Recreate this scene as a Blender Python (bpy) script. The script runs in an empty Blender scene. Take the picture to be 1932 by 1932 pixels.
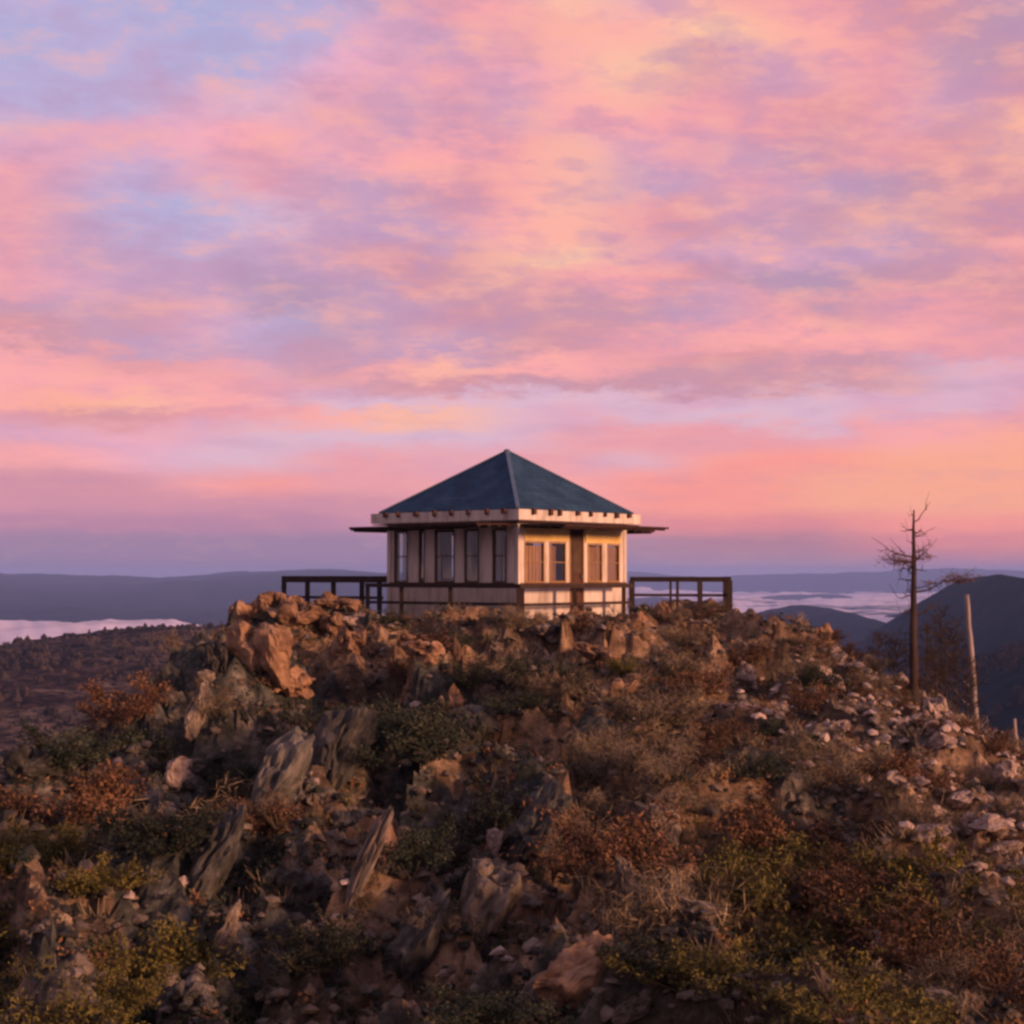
import bpy, math, random
import numpy as np
from mathutils import Vector, Matrix, noise

R = math.radians
rnd = random.Random(11)
sc = bpy.context.scene
C = sc.collection

# ------------------------------------------------------------------ camera
FPX = 3000.0                      # focal length in units of a 1932 px wide frame
PITCH = math.atan(116 / FPX)      # horizon sits below the middle of the picture
cam = bpy.data.cameras.new('camera')
cam.sensor_width = 36
cam.lens = 36 * FPX / 1932
cam.clip_start = 0.1
cam.clip_end = 60000
camo = bpy.data.objects.new('camera', cam)
C.objects.link(camo)
camo.location = (0, 0, 0)
camo.rotation_euler = (R(90) + PITCH, 0, 0)
sc.camera = camo

def ray(u, v):
    """direction through a picture point, scaled so that y = 1"""
    cx, cy = (u - 966) / FPX, (966 - v) / FPX
    dy = math.cos(PITCH) - cy * math.sin(PITCH)
    dz = math.sin(PITCH) + cy * math.cos(PITCH)
    return cx / dy, dz / dy

def at(u, v, d):
    a, b = ray(u, v)
    return Vector((a * d, d, b * d))

# ------------------------------------------------------------------ exposure
sc.view_settings.view_transform = 'Standard'
sc.view_settings.look = 'None'
sc.view_settings.exposure = 0.0
sc.view_settings.gamma = 1.0
sc.cycles.filter_width = 2.8
sc.cycles.max_bounces = 6
sc.cycles.transparent_max_bounces = 12
sc.cycles.volume_bounces = 1

# ------------------------------------------------------------------ sun
SUN_EL, SUN_AZ = 9.0, 122.0        # degrees, azimuth clockwise from the viewing direction
sl = bpy.data.lights.new('sun', 'SUN')
sl.energy = 5.0
sl.angle = R(9)
sl.color = (1.0, 0.52, 0.30)
so = bpy.data.objects.new('sun', sl)
C.objects.link(so)
sd = Vector((math.sin(R(SUN_AZ)) * math.cos(R(SUN_EL)), math.cos(R(SUN_AZ)) * math.cos(R(SUN_EL)), math.sin(R(SUN_EL))))
so.rotation_euler = sd.to_track_quat('Z', 'Y').to_euler()

# ------------------------------------------------------------------ sky (world)
SKY = {  # cloud colours, sRGB
 'B': (174, 173, 216), 'L': (188, 174, 214), 'V': (200, 158, 190), 'M': (206, 150, 168), 'G': (184, 150, 180),
 'P': (226, 166, 190), 'K': (242, 174, 196), 'R': (238, 160, 170), 'S': (254, 170, 170), 'O': (255, 186, 162),
 'Y': (255, 203, 166), 'D': (220, 150, 160), 'W': (224, 184, 206), 'C': (255, 156, 148), 'A': (255, 172, 146),
 'X': (162, 128, 160), 'Z': (188, 130, 150), 'F': (190, 134, 164), 'H': (232, 142, 148), 'Q': (152, 130, 162),
 'T': (214, 146, 166), 'E': (182, 136, 154)}
ROWS = [
 (0,    'LBBBLBVRSYPORRDDG'), (60,   'LLBBLLPVROSYOSDMG'), (130,  'BLLBLKPRPSYDVRRGM'),
 (210,  'LLLPWRVRVSSRRDRVD'), (290,  'PPPKSPSSROPRVMRDO'), (350,  'RPLPRVVDSOVVRVGDM'),
 (420,  'RVLBWVVVSORDVMOMD'), (480,  'RVVLVVDMOYRVPVVMS'), (540,  'RPVVGGVMMRSDGGMMD'),
 (600,  'MVMPLGVDMMMVRMRRD'), (650,  'DMVVVMVVMDRRSSSRR'), (690,  'SSDRPMSOSSRDDSRRR'),
 (730,  'SSSRRPMDMMMMMMMWP'), (765,  'SAOSSWWWWWWPWWPWP'), (792,  'RDDRRSOOWPWWWWPPR'),
 (832,  'PPKPWWWWWRRRRRSSA'), (872,  'SSKWWRRPRRWCCCAAA'), (912,  'TTTSCRRRRSCCCAAAA'),
 (952,  'TTTTTTTRRSCCCAAAA'), (990,  'FFFFFFTTTTHHHHCCC'), (1022, 'XXXXXXXXXFEZZZHHH'),
 (1078, 'QXXXXXXXXXXEEEZZZ')]

def lin(c):
    return tuple((x / 255 / 12.92) if x / 255 <= 0.04045 else ((x / 255 + 0.055) / 1.055) ** 2.4 for x in c)

world = bpy.data.worlds.new('World')
sc.world = world
world.use_nodes = True
wn = world.node_tree
wn.nodes.clear()

class NT:
    """tiny helper to write node maths"""
    def __init__(s, t): s.t = t
    def node(s, kind, **kw):
        n = s.t.nodes.new(kind)
        for k, v in kw.items(): setattr(n, k, v)
        return n
    def put(s, sock, val):
        if isinstance(val, bpy.types.NodeSocket): s.t.links.new(val, sock)
        else: sock.default_value = val
    def m(s, op, a, b=None, c=None, clamp=False):
        n = s.node('ShaderNodeMath', operation=op, use_clamp=clamp)
        s.put(n.inputs[0], a)
        if b is not None: s.put(n.inputs[1], b)
        if c is not None: s.put(n.inputs[2], c)
        return n.outputs[0]
    def vec(s, x, y, z):
        n = s.node('ShaderNodeCombineXYZ')
        for i, v in enumerate((x, y, z)): s.put(n.inputs[i], v)
        return n.outputs[0]
    def noise(s, vec, scale, detail=5, rough=0.55, dist=0.0):
        n = s.node('ShaderNodeTexNoise')
        s.put(n.inputs['Vector'], vec)
        n.inputs['Scale'].default_value = scale
        n.inputs['Detail'].default_value = detail
        n.inputs['Roughness'].default_value = rough
        n.inputs['Distortion'].default_value = dist
        return n
    def smooth(s, x, a, b, lo=0.0, hi=1.0, kind='SMOOTHSTEP'):
        n = s.node('ShaderNodeMapRange', interpolation_type=kind)
        s.put(n.inputs[0], x)
        n.inputs[1].default_value = a; n.inputs[2].default_value = b
        n.inputs[3].default_value = lo; n.inputs[4].default_value = hi
        return n.outputs[0]
    def mix(s, f, a, b, mode='MIX'):
        n = s.node('ShaderNodeMix', data_type='RGBA', blend_type=mode)
        s.put(n.inputs[0], f); s.put(n.inputs[6], a); s.put(n.inputs[7], b)
        return n.outputs[2]
    def ramp(s, f, stops, interp='LINEAR'):
        n = s.node('ShaderNodeValToRGB')
        n.color_ramp.interpolation = interp
        e = n.color_ramp.elements
        while len(e) < len(stops): e.new(0.5)
        for i, (p, c) in enumerate(stops):
            e[i].position = p; e[i].color = (*c[:3], 1)
        s.put(n.inputs[0], f)
        return n.outputs[0]

W = NT(wn)
tc = W.node('ShaderNodeTexCoord')
sep = W.node('ShaderNodeSeparateXYZ')
wn.links.new(tc.outputs['Generated'], sep.inputs[0])
dx, dy, dz = sep.outputs
az = W.m('ARCTAN2', dx, dy)
el = W.m('ARCSINE', dz)
# clouds lie on a layer overhead: plane coordinates give the stretching towards the horizon
dzs = W.m('ADD', W.m('MAXIMUM', dz, 0.0), 0.22)
plane = W.vec(W.m('DIVIDE', dx, dzs), W.m('DIVIDE', dy, dzs), 0.0)
nA = W.noise(plane, 4.2, 9, 0.70, 0.0)
nB = W.noise(plane, 1.3, 3, 0.5)
sA = W.node('ShaderNodeSeparateColor'); wn.links.new(nA.outputs['Color'], sA.inputs[0])
sB = W.node('ShaderNodeSeparateColor'); wn.links.new(nB.outputs['Color'], sB.inputs[0])
fade = W.smooth(el, 0.03, 0.16, 0.12, 1.0)         # calmer near the horizon
def c0(sock, k): return W.m('MULTIPLY', W.m('SUBTRACT', sock, 0.5), k)
wu = W.m('MULTIPLY', W.m('ADD', c0(sA.outputs[0], 0.11), c0(sB.outputs[0], 0.05)), fade)
wv = W.m('MULTIPLY', W.m('ADD', c0(sA.outputs[1], 0.085), c0(sB.outputs[1], 0.02)), fade)
half = math.atan(966 / FPX)
su = W.m('ADD', W.m('ADD', W.m('MULTIPLY', az, 1 / (2 * half)), 0.5), W.m('MULTIPLY', wu, 1.0))
su = W.m('PINGPONG', su, 1.0)
ev = W.m('ADD', el, wv)
ev = W.m('PINGPONG', W.m('MAXIMUM', ev, 0.0), ray(0, 0)[1] * 0.985)
vv = W.m('SUBTRACT', 1082, W.m('MULTIPLY', W.m('TANGENT', ev), FPX))
col = None
for i, (v, s) in enumerate(ROWS):
    c = W.ramp(su, [(j / 16, lin(SKY[ch])) for j, ch in enumerate(s)], 'B_SPLINE')
    if col is None: col = c
    else: col = W.mix(W.smooth(vv, ROWS[i - 1][0], v), col, c)
# fine cloud texture: streaks catching the light, lavender shade between
nC = W.noise(plane, 9.0, 7, 0.6, 0.0)
nE = W.noise(W.vec(W.m('MULTIPLY', W.m('ADD', az, W.m('MULTIPLY', el, 0.35)), 30.0), W.m('MULTIPLY', el, 78.0), 9.0), 1.0, 4, 0.55, 0.0)
nD = W.noise(W.vec(W.m('MULTIPLY', az, 7.0), W.m('MULTIPLY', el, 60.0), 3.0), 1.0, 5, 0.6, 0.0)
tex = W.m('ADD', W.m('MULTIPLY', W.m('SUBTRACT', W.smooth(nE.outputs[0], .42, .62), .42), W.m('MULTIPLY', W.smooth(el, .10, .2, 0.10, .52), W.smooth(su, .15, .45, .45, 1.0))),
 W.m('ADD', W.m('MULTIPLY', c0(nC.outputs[0], 3.1), W.smooth(el, 0.06, 0.2, 0.25, 1.0)),
          W.m('MULTIPLY', c0(nD.outputs[0], 1.6), W.m('MULTIPLY', W.smooth(el, 0.02, 0.08), W.smooth(el, 0.2, 0.3, 1.0, 0.35)))))
col = W.mix(W.m('MULTIPLY', W.m('MAXIMUM', tex, 0.0), 0.75, clamp=True), col, (*lin((255, 180, 163)), 1))
col = W.mix(W.m('MULTIPLY', W.m('MAXIMUM', W.m('MULTIPLY', tex, -1.0), 0.0), 0.75, clamp=True), col, (*lin((186, 142, 180)), 1))
# unseen sky overhead, an even violet tuned for the fill light
col = W.mix(W.smooth(el, 0.45, 0.85), col, (*lin((146, 148, 182)), 1))
away = W.m('ADD', W.m('MULTIPLY', dx, -0.5), W.m('MULTIPLY', dy, -0.85))
col = W.mix(W.smooth(away, -0.35, 0.45), col, (*lin((166, 138, 152)), 1))       # unseen sky behind the camera, mauve tuned for the fill light
nis = W.node('ShaderNodeTexSky', sky_type='NISHITA')
nis.sun_disc = False
nis.sun_elevation = R(SUN_EL)
nis.sun_rotation = R(SUN_AZ)
bg1 = W.node('ShaderNodeBackground'); bg1.inputs[1].default_value = 0.004
wn.links.new(nis.outputs[0], bg1.inputs[0])
bg2 = W.node('ShaderNodeBackground'); bg2.inputs[1].default_value = 1.0
wn.links.new(col, bg2.inputs[0])
addn = W.node('ShaderNodeAddShader')
wn.links.new(bg1.outputs[0], addn.inputs[0]); wn.links.new(bg2.outputs[0], addn.inputs[1])
wo = W.node('ShaderNodeOutputWorld')
wn.links.new(addn.outputs[0], wo.inputs[0])
world.cycles.sampling_method = 'MANUAL'
world.cycles.sample_map_resolution = 512

# ------------------------------------------------------------------ helpers: objects
def tag(o, label=None, cat=None, group=None, kind=None):
    if label: o['label'] = label
    if cat: o['category'] = cat
    if group: o['group'] = group
    if kind: o['kind'] = kind
    return o

def empty(name, loc, rz=0.0):
    o = bpy.data.objects.new(name, None)
    o.empty_display_size = 0.3
    C.objects.link(o)
    o.location = loc
    o.rotation_euler = (0, 0, rz)
    return o

class MB:
    """mesh builder"""
    def __init__(s): s.v = []; s.f = []
    def box(s, c, d, rot=None):
        n = len(s.v)
        for i in range(8):
            p = Vector(((i & 1) - .5, ((i >> 1) & 1) - .5, ((i >> 2) & 1) - .5))
            p = Vector((p.x * d[0], p.y * d[1], p.z * d[2]))
            if rot: p = rot @ p
            s.v.append(p + Vector(c))
        for q in ((0, 2, 3, 1), (4, 5, 7, 6), (0, 1, 5, 4), (2, 6, 7, 3), (0, 4, 6, 2), (1, 3, 7, 5)):
            s.f.append(tuple(n + k for k in q))
        return s
    def bar(s, a, b, w, h=None):
        a, b = Vector(a), Vector(b)
        d = b - a
        s.box((a + b) / 2, (w, h or w, d.length), d.to_track_quat('Z', 'Y').to_matrix())
        return s
    def tube(s, pts, rs, k=7):
        n0 = len(s.v)
        pts = [Vector(p) for p in pts]
        for i, p in enumerate(pts):
            t = (pts[min(i + 1, len(pts) - 1)] - pts[max(i - 1, 0)]).normalized()
            x = t.orthogonal().normalized() if i == 0 else (x - t * x.dot(t)).normalized()
            y = t.cross(x)
            for j in range(k):
                a = 2 * math.pi * j / k
                s.v.append(p + (x * math.cos(a) + y * math.sin(a)) * rs[i])
        for i in range(len(pts) - 1):
            for j in range(k):
                a, b = n0 + i * k + j, n0 + i * k + (j + 1) % k
                s.f.append((a, b, b + k, a + k))
        s.f.append(tuple(n0 + j for j in range(k))[::-1])
        s.f.append(tuple(n0 + (len(pts) - 1) * k + j for j in range(k)))
        return s
    def quad(s, a, b, c, d):
        n = len(s.v); s.v += [Vector(a), Vector(b), Vector(c), Vector(d)]; s.f.append((n, n + 1, n + 2, n + 3)); return s
    def mesh(s, name, mats, smooth=False):
        me = bpy.data.meshes.new(name)
        me.from_pydata([tuple(p) for p in s.v], [], s.f)
        for m in (mats if isinstance(mats, (list, tuple)) else [mats]): me.materials.append(m)
        if smooth: me.polygons.foreach_set('use_smooth', [True] * len(me.polygons))
        me.update()
        return me
    def build(s, name, mat, parent=None, smooth=False, bevel=0.0):
        o = bpy.data.objects.new(name, s.mesh(name, mat, smooth))
        C.objects.link(o)
        if parent: o.parent = parent
        if bevel:
            b = o.modifiers.new('bevel', 'BEVEL'); b.width = bevel; b.segments = 2; b.limit_method = 'ANGLE'
        return o

# ------------------------------------------------------------------ helpers: materials
def mat(name, stops, scale=3.0, detail=6, rough=0.9, bump=0.0, bscale=20.0, spec=0.2, obj_var=0.0, stretch=(1, 1, 1), coord='Object', extra=None):
    m = bpy.data.materials.new(name); m.use_nodes = True
    t = m.node_tree; t.nodes.clear(); N = NT(t)
    tc = N.node('ShaderNodeTexCoord')
    mp = N.node('ShaderNodeMapping'); mp.inputs['Scale'].default_value = stretch
    t.links.new(tc.outputs[coord], mp.inputs[0])
    vec = mp.outputs[0]
    oi = N.node('ShaderNodeObjectInfo')
    va = N.node('ShaderNodeVectorMath', operation='ADD')
    t.links.new(vec, va.inputs[0])
    t.links.new(N.vec(N.m('MULTIPLY', oi.outputs['Random'], 57.0), N.m('MULTIPLY', oi.outputs['Random'], 31.0), 0.0), va.inputs[1])
    vec = va.outputs[0]
    n1 = N.noise(vec, scale, detail, 0.62)
    col = N.ramp(N.smooth(n1.outputs[0], 0.28, 0.72, kind='LINEAR'), stops)
    if obj_var:
        k = N.m('ADD', N.m('MULTIPLY', oi.outputs['Random'], 2 * obj_var), 1 - obj_var)
        cc = N.node('ShaderNodeVectorMath', operation='SCALE')
        t.links.new(col, cc.inputs[0]); t.links.new(k, cc.inputs['Scale'])
        col = cc.outputs[0]
    b = N.node('ShaderNodeBsdfPrincipled')
    b.inputs['Roughness'].default_value = rough
    b.inputs['Specular IOR Level'].default_value = spec
    if extra: col = extra(N, vec, col, b) or col
    t.links.new(col, b.inputs['Base Color'])
    if bump:
        n2 = N.noise(vec, bscale, 8, 0.7)
        bp = N.node('ShaderNodeBump'); bp.inputs['Strength'].default_value = bump; bp.inputs['Distance'].default_value = 0.05
        t.links.new(n2.outputs[0], bp.inputs['Height']); t.links.new(bp.outputs[0], b.inputs['Normal'])
    o = N.node('ShaderNodeOutputMaterial'); t.links.new(b.outputs[0], o.inputs[0])
    return m

def two(a, b, c=None):
    return [(0.0, a), (1.0, b)] if c is None else [(0.0, a), (0.5, b), (1.0, c)]

M_dirt = mat('dirt', two((.018, .013, .010), (.055, .036, .026), (.13, .085, .06)), 1.6, 12, bump=1.0, bscale=7)
M_rockA = mat('lichen_rock', two((.06, .05, .042), (.19, .145, .115), (.36, .28, .23)), 2.2, 9, bump=0.9, bscale=7, obj_var=.35)
M_rockB = mat('ochre_rock', two((.09, .05, .03), (.30, .17, .10), (.48, .30, .20)), 1.8, 9, bump=0.9, bscale=6, obj_var=.25)
M_rockC = mat('dark_rock', two((.02, .02, .02), (.055, .05, .045), (.13, .12, .11)), 2.4, 9, bump=0.9, bscale=7, obj_var=.35)
M_rockE = mat('grey_rock', two((.03, .03, .028), (.10, .09, .08), (.22, .19, .17)), 2.4, 9, bump=0.9, bscale=7, obj_var=.4)
M_rockD = mat('pale_rock', two((.13, .09, .075), (.36, .26, .22), (.60, .46, .40)), 2.2, 9, bump=0.8, bscale=7, obj_var=.2)
M_bark = mat('dead_wood', two((.035, .022, .018), (.09, .055, .045)), 8, 5, bump=.6, bscale=20, stretch=(1, 1, .25))
M_palebark = mat('bleached_wood', two((.20, .16, .15), (.46, .37, .35)), 8, 5, bump=.6, bscale=20, stretch=(1, 1, .2))
M_twig = mat('twigs', two((.03, .02, .016), (.09, .065, .05)), 6, 3)

def leafmat(name, a, b, c):
    m = mat(name, two(a, b, c), 2.3, 4, rough=.75, obj_var=.35)
    return m
LEAF = {
 'rust':  leafmat('rust_leaves', (.035, .018, .010), (.12, .058, .03), (.26, .135, .07)),
 'dark':  leafmat('dark_leaves', (.010, .014, .009), (.028, .036, .022), (.07, .075, .045)),
 'olive': leafmat('olive_leaves', (.03, .028, .008), (.11, .09, .02), (.25, .19, .045)),
 'tan':   leafmat('tan_dry_stems', (.07, .05, .032), (.20, .145, .09), (.38, .29, .19)),
}

# ------------------------------------------------------------------ the summit hill
XS = [-60, -40, -25, -16, -12, -9, -7, -5, -2.5, 0, 2.5, 5, 7, 9, 12, 16, 25, 40, 60]
YS = [2, 9, 14, 19, 23, 27, 31, 34, 37, 41, 46, 55, 75, 100]
Z = [
 [-30, -24, -17, -12, -9.5, -7.6, -6.4, -5.8, -5.6, -5.6, -5.6, -5.7, -6, -6.5, -7.6, -9.5, -14, -20, -28],
 [-29, -22, -15, -10, -8, -6.2, -5.2, -4.9, -4.8, -4.8, -4.8, -4.8, -5, -5.4, -6.4, -8.4, -13, -19, -27],
 [-30, -24, -16, -11, -8.5, -6.0, -4.7, -4.2, -4.1, -4.1, -4.1, -4.1, -4.2, -4.5, -5.7, -7.6, -12, -18, -26],
 [-30, -24, -17, -11.5, -9, -6.4, -4.4, -3.95, -4.0, -4.05, -4.0, -4.0, -4.1, -4.5, -5.4, -7.2, -12, -18, -26],
 [-30, -24, -17, -12, -9.5, -6.6, -3.05, -3.1, -3.4, -3.5, -3.4, -3.4, -3.6, -4.15, -5.0, -6.8, -12, -18, -26],
 [-30, -24, -17, -12, -9.5, -6.6, -2.75, -2.5, -2.8, -2.95, -2.75, -2.7, -3.15, -3.85, -4.75, -6.5, -12, -18, -26],
 [-30, -24, -17, -12, -9.5, -6.2, -2.0, -1.75, -2.0, -2.1, -1.95, -2.0, -2.45, -3.4, -4.9, -7.0, -12, -18, -26],
 [-30, -24, -17, -12, -9.5, -6.0, -1.4, -1.05, -1.2, -1.35, -1.3, -1.35, -1.75, -3.0, -4.9, -7.4, -12, -18, -27],
 [-30, -24, -17, -12, -9.5, -6.0, -1.3, -.95, -1.1, -1.2, -1.2, -1.2, -1.5, -2.9, -5.2, -8.0, -12, -19, -28],
 [-31, -23, -16, -11, -8, -5.5, -3.0, -1.3, -1.2, -1.2, -1.2, -1.2, -1.6, -3.3, -6.0, -9.0, -13, -20, -29],
 [-32, -24, -17, -12, -9, -6.5, -4.2, -2.2, -1.5, -1.4, -1.4, -1.5, -2.5, -4.8, -8, -11, -14, -21, -30],
 [-34, -26, -19, -14, -11.5, -9, -7, -5.5, -4.8, -4.5, -4.5, -4.8, -5.6, -7, -9.5, -12, -17, -24, -32],
 [-40, -33, -27, -22, -20, -18, -16.5, -15.5, -15, -15, -15, -15.5, -16, -17, -19, -21, -26, -31, -38],
 [-50, -44, -38, -34, -32, -30, -29, -28, -27, -27, -27, -27, -28, -29, -31, -33, -37, -42, -48]]
Z = np.array(Z, float)

def cubic_w(t):
    return np.array([-.5 * t ** 3 + t ** 2 - .5 * t, 1.5 * t ** 3 - 2.5 * t ** 2 + 1, -1.5 * t ** 3 + 2 * t ** 2 + .5 * t, .5 * t ** 3 - .5 * t ** 2])
def locate(vals, x):
    x = min(max(x, vals[0]), vals[-1] - 1e-6)
    i = int(np.searchsorted(vals, x, side='right')) - 1
    return i, (x - vals[i]) / (vals[i + 1] - vals[i])
def coarse(x, y):
    i, tx = locate(XS, x); j, ty = locate(YS, y)
    # smooth bilinear blend of the height table
    sx, sy = tx, ty
    a = Z[j, i] * (1 - sx) + Z[j, i + 1] * sx
    b = Z[j + 1, i] * (1 - sx) + Z[j + 1, i + 1] * sx
    return a * (1 - sy) + b * sy
# resample and soften once, so the table's facets do not show
GX = np.arange(-60, 60.01, 0.5); GY = np.arange(2, 100.01, 0.5)
G = np.array([[coarse(x, y) for x in GX] for y in GY])
for _ in range(3):
    P = np.pad(G, 1, mode='edge')
    G = (P[:-2, 1:-1] + P[2:, 1:-1] + P[1:-1, :-2] + P[1:-1, 2:] + 2 * P[1:-1, 1:-1]) / 6

def sstep(a, b, x):
    t = min(max((x - a) / (b - a), 0), 1); return t * t * (3 - 2 * t)
def crag(x, y, size, amp, tilt, seed, shear, stretch):
    qx, qy = (x + shear * y) / size, y / size / stretch
    F = noise.voronoi(Vector((qx, qy, seed)))[1][0]
    c = noise.cell_vector(F * 37.3)
    c = Vector((c.x, c.y, c.z))
    return (c.x - .5) * 2 * amp + tilt * size * ((c.y - .5) * 2 * (qx - F.x) + (c.z - .35) * 2 * (qy - F.y)), c.z
def rockness(x, y):
    m = noise.noise(Vector((x * .22, y * .22, 1.5)))
    left = 1 - sstep(-1.5, 3.5, x + (y - 24) * -.12)
    return min(1, max(.18, left * 1.0 + .32 + m * .5)) * sstep(8, 12, y) * (1 - sstep(9, 14, abs(x)))
def ground(x, y):
    fx = min(max((x + 60) / .5, 0), len(GX) - 1.001); fy = min(max((y - 2) / .5, 0), len(GY) - 1.001)
    i, j = int(fx), int(fy); a, b = fx - i, fy - j
    z = (G[j, i] * (1 - a) + G[j, i + 1] * a) * (1 - b) + (G[j + 1, i] * (1 - a) + G[j + 1, i + 1] * a) * b
    flat = max(0.0, 1 - max(abs(x) / 4.2, abs(y - 40.5) / 4.5) ** 6)     # trodden level patch under the cabin
    p = Vector((x, y, 0))
    n = noise.fractal(p * .32, 1.0, 2.0, 4) * .6 + noise.fractal(p * 1.1 + Vector((9, 3, 1)), .8, 2.0, 5) * .27
    r = 1 - abs(noise.noise(p * .55 + Vector((4, 8, 2))))                # ledges
    n += (r ** 3 - .45) * .6
    if x < 0:                                                              # broken, gullied left flank
        g = noise.noise(Vector((x * .45, y * .3, 7.7)))
        n -= max(0, min(1, -x / 3)) * (max(0, g) * 1.3) * (1 if y < 33 else .3)
    if 8 < y < 46 and -13 < x < 15:
        m = rockness(x, y)
        sh = .45 if x < 1 else -.35
        lean = (.55 if x < .8 else -.5)
        wr = noise.ridged_multi_fractal(Vector(((x - lean * (y - 22)) * .42, y * .13, 4.4 if x < .8 else 9.1)), 1.0, 2.1, 3, 1.0, 2.0)
        n += (min(wr, 2.2) - 1.0) * (.62 if x < .8 else .34) * sstep(10, 14, y) * (1 - sstep(30, 33, y)) * (1 - sstep(8, 11, abs(x)))
        top = 1 - .6 * sstep(31, 34, y)
        wx, wy = x + noise.noise(p * .9) * .25, y + noise.noise(p * .9 + Vector((5, 5, 5))) * .3
        n += m * top * (crag(wx, wy, 1.5, .36, .42, 3.1, sh, 1.7)[0] + crag(wx, wy, .52, .10, .42, 8.4, sh * .8, 1.4)[0])
        n -= 1.6 * (1 - sstep(-6.45, -6.1, x)) * sstep(29, 33, y)      # cliff at the left end of the summit
    return z + n * (1 - .92 * flat) - .05

def hit(u, v, d0=9.0, d1=60.0):
    a, b = ray(u, v)
    d = d0
    while d < d1:
        if ground(a * d, d) >= b * d: return Vector((a * d, d, ground(a * d, d)))
        d += .1
    return None

def grid_mesh(name, xs, ys, zf, material, smooth=True):
    nx, ny = len(xs), len(ys)
    co = np.empty((ny, nx, 3)); co[..., 0] = xs[None, :]; co[..., 1] = ys[:, None]
    for j, y in enumerate(ys):
        for i, x in enumerate(xs): co[j, i, 2] = zf(x, y)
    idx = np.arange(nx * ny).reshape(ny, nx)
    f = np.stack([idx[:-1, :-1], idx[:-1, 1:], idx[1:, 1:], idx[1:, :-1]], -1).reshape(-1, 4)
    me = bpy.data.meshes.new(name)
    me.from_pydata(co.reshape(-1, 3).tolist(), [], f.tolist())
    me.materials.append(material)
    if smooth: me.polygons.foreach_set('use_smooth', [True] * len(me.polygons))
    o = bpy.data.objects.new(name, me); C.objects.link(o)
    return o
def bedrock_mat():
    m = bpy.data.materials.new('bedrock_and_soil'); m.use_nodes = True
    t = m.node_tree; t.nodes.clear(); N = NT(t)
    g = N.node('ShaderNodeNewGeometry')
    tint = N.node('ShaderNodeAttribute', attribute_name='tint').outputs['Fac']
    rk = N.node('ShaderNodeAttribute', attribute_name='rock').outputs['Fac']
    sp = N.node('ShaderNodeSeparateXYZ'); t.links.new(g.outputs['True Normal'], sp.inputs[0])
    n1 = N.noise(g.outputs['Position'], 2.3, 10, .68); n2 = N.noise(g.outputs['Position'], 9.0, 6, .7); n3 = N.noise(g.outputs['Position'], .9, 5, .6)
    grey = N.ramp(N.smooth(n1.outputs[0], .30, .68, kind='LINEAR'), [(0, (.012, .014, .013)), (.45, (.055, .055, .05)), (.75, (.14, .13, .115)), (1, (.30, .26, .22))])
    ochre = N.ramp(N.smooth(n1.outputs[0], .30, .68, kind='LINEAR'), [(0, (.035, .020, .012)), (.5, (.21, .125, .075)), (1, (.50, .33, .21))])
    rock = N.mix(N.smooth(tint, .35, .75), grey, ochre)
    rock = N.mix(N.m('MULTIPLY', N.smooth(n2.outputs[0], .52, .62), .7), rock, (.035, .038, .026, 1))       # lichen
    soil = N.ramp(N.smooth(n2.outputs[0], .3, .7, kind='LINEAR'), [(0, (.02, .015, .011)), (.5, (.06, .04, .028)), (1, (.15, .105, .075))])
    f = N.m('MULTIPLY', N.smooth(N.m('ADD', sp.outputs[2], N.m('MULTIPLY', N.m('SUBTRACT', n3.outputs[0], .5), .6)), .95, .78), N.smooth(rk, .1, .45))
    col = N.mix(f, soil, rock)
    b = N.node('ShaderNodeBsdfPrincipled'); b.inputs['Roughness'].default_value = .95; b.inputs['Specular IOR Level'].default_value = .15
    t.links.new(col, b.inputs['Base Color'])
    bp = N.node('ShaderNodeBump'); bp.inputs['Strength'].default_value = 1.0; bp.inputs['Distance'].default_value = .06
    nb = N.noise(g.outputs['Position'], 5.0, 10, .75)
    t.links.new(nb.outputs[0], bp.inputs['Height']); t.links.new(bp.outputs[0], b.inputs['Normal'])
    o = N.node('ShaderNodeOutputMaterial'); t.links.new(b.outputs[0], o.inputs[0])
    return m
xs = np.concatenate([np.arange(-60, -14, 1.0), np.arange(-14, -9, .25), np.arange(-9, 13, .085), np.arange(13, 16, .25), np.arange(16, 60.1, 1.0)])
ys = np.concatenate([np.arange(2, 11, .6), np.arange(11, 43, .085), np.arange(43, 48, .25), np.arange(48, 100.1, 1.2)])
hill = grid_mesh('ground', xs, ys, ground, bedrock_mat(), smooth=False)
tn, rk_ = [], []
for y in ys:
    for x in xs:
        if 8 < y < 46 and -13 < x < 15:
            r0 = rockness(x, y); sh = .45 if x < 1 else -.35
            c = crag(x, y, 1.35, .40, .55, 3.1, sh, 1.7)[1]
            tn.append(c * .8 + .12 + .05 * max(-3, min(3, x)) + (.25 if y > 32 else 0) - (.12 if x < 0 and y < 30 else 0)); rk_.append(r0)
        else: tn.append(.3); rk_.append(.3)
hill.data.attributes.new('tint', 'FLOAT', 'POINT').data.foreach_set('value', tn)
hill.data.attributes.new('rock', 'FLOAT', 'POINT').data.foreach_set('value', rk_)
tag(hill, kind='structure')

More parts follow.
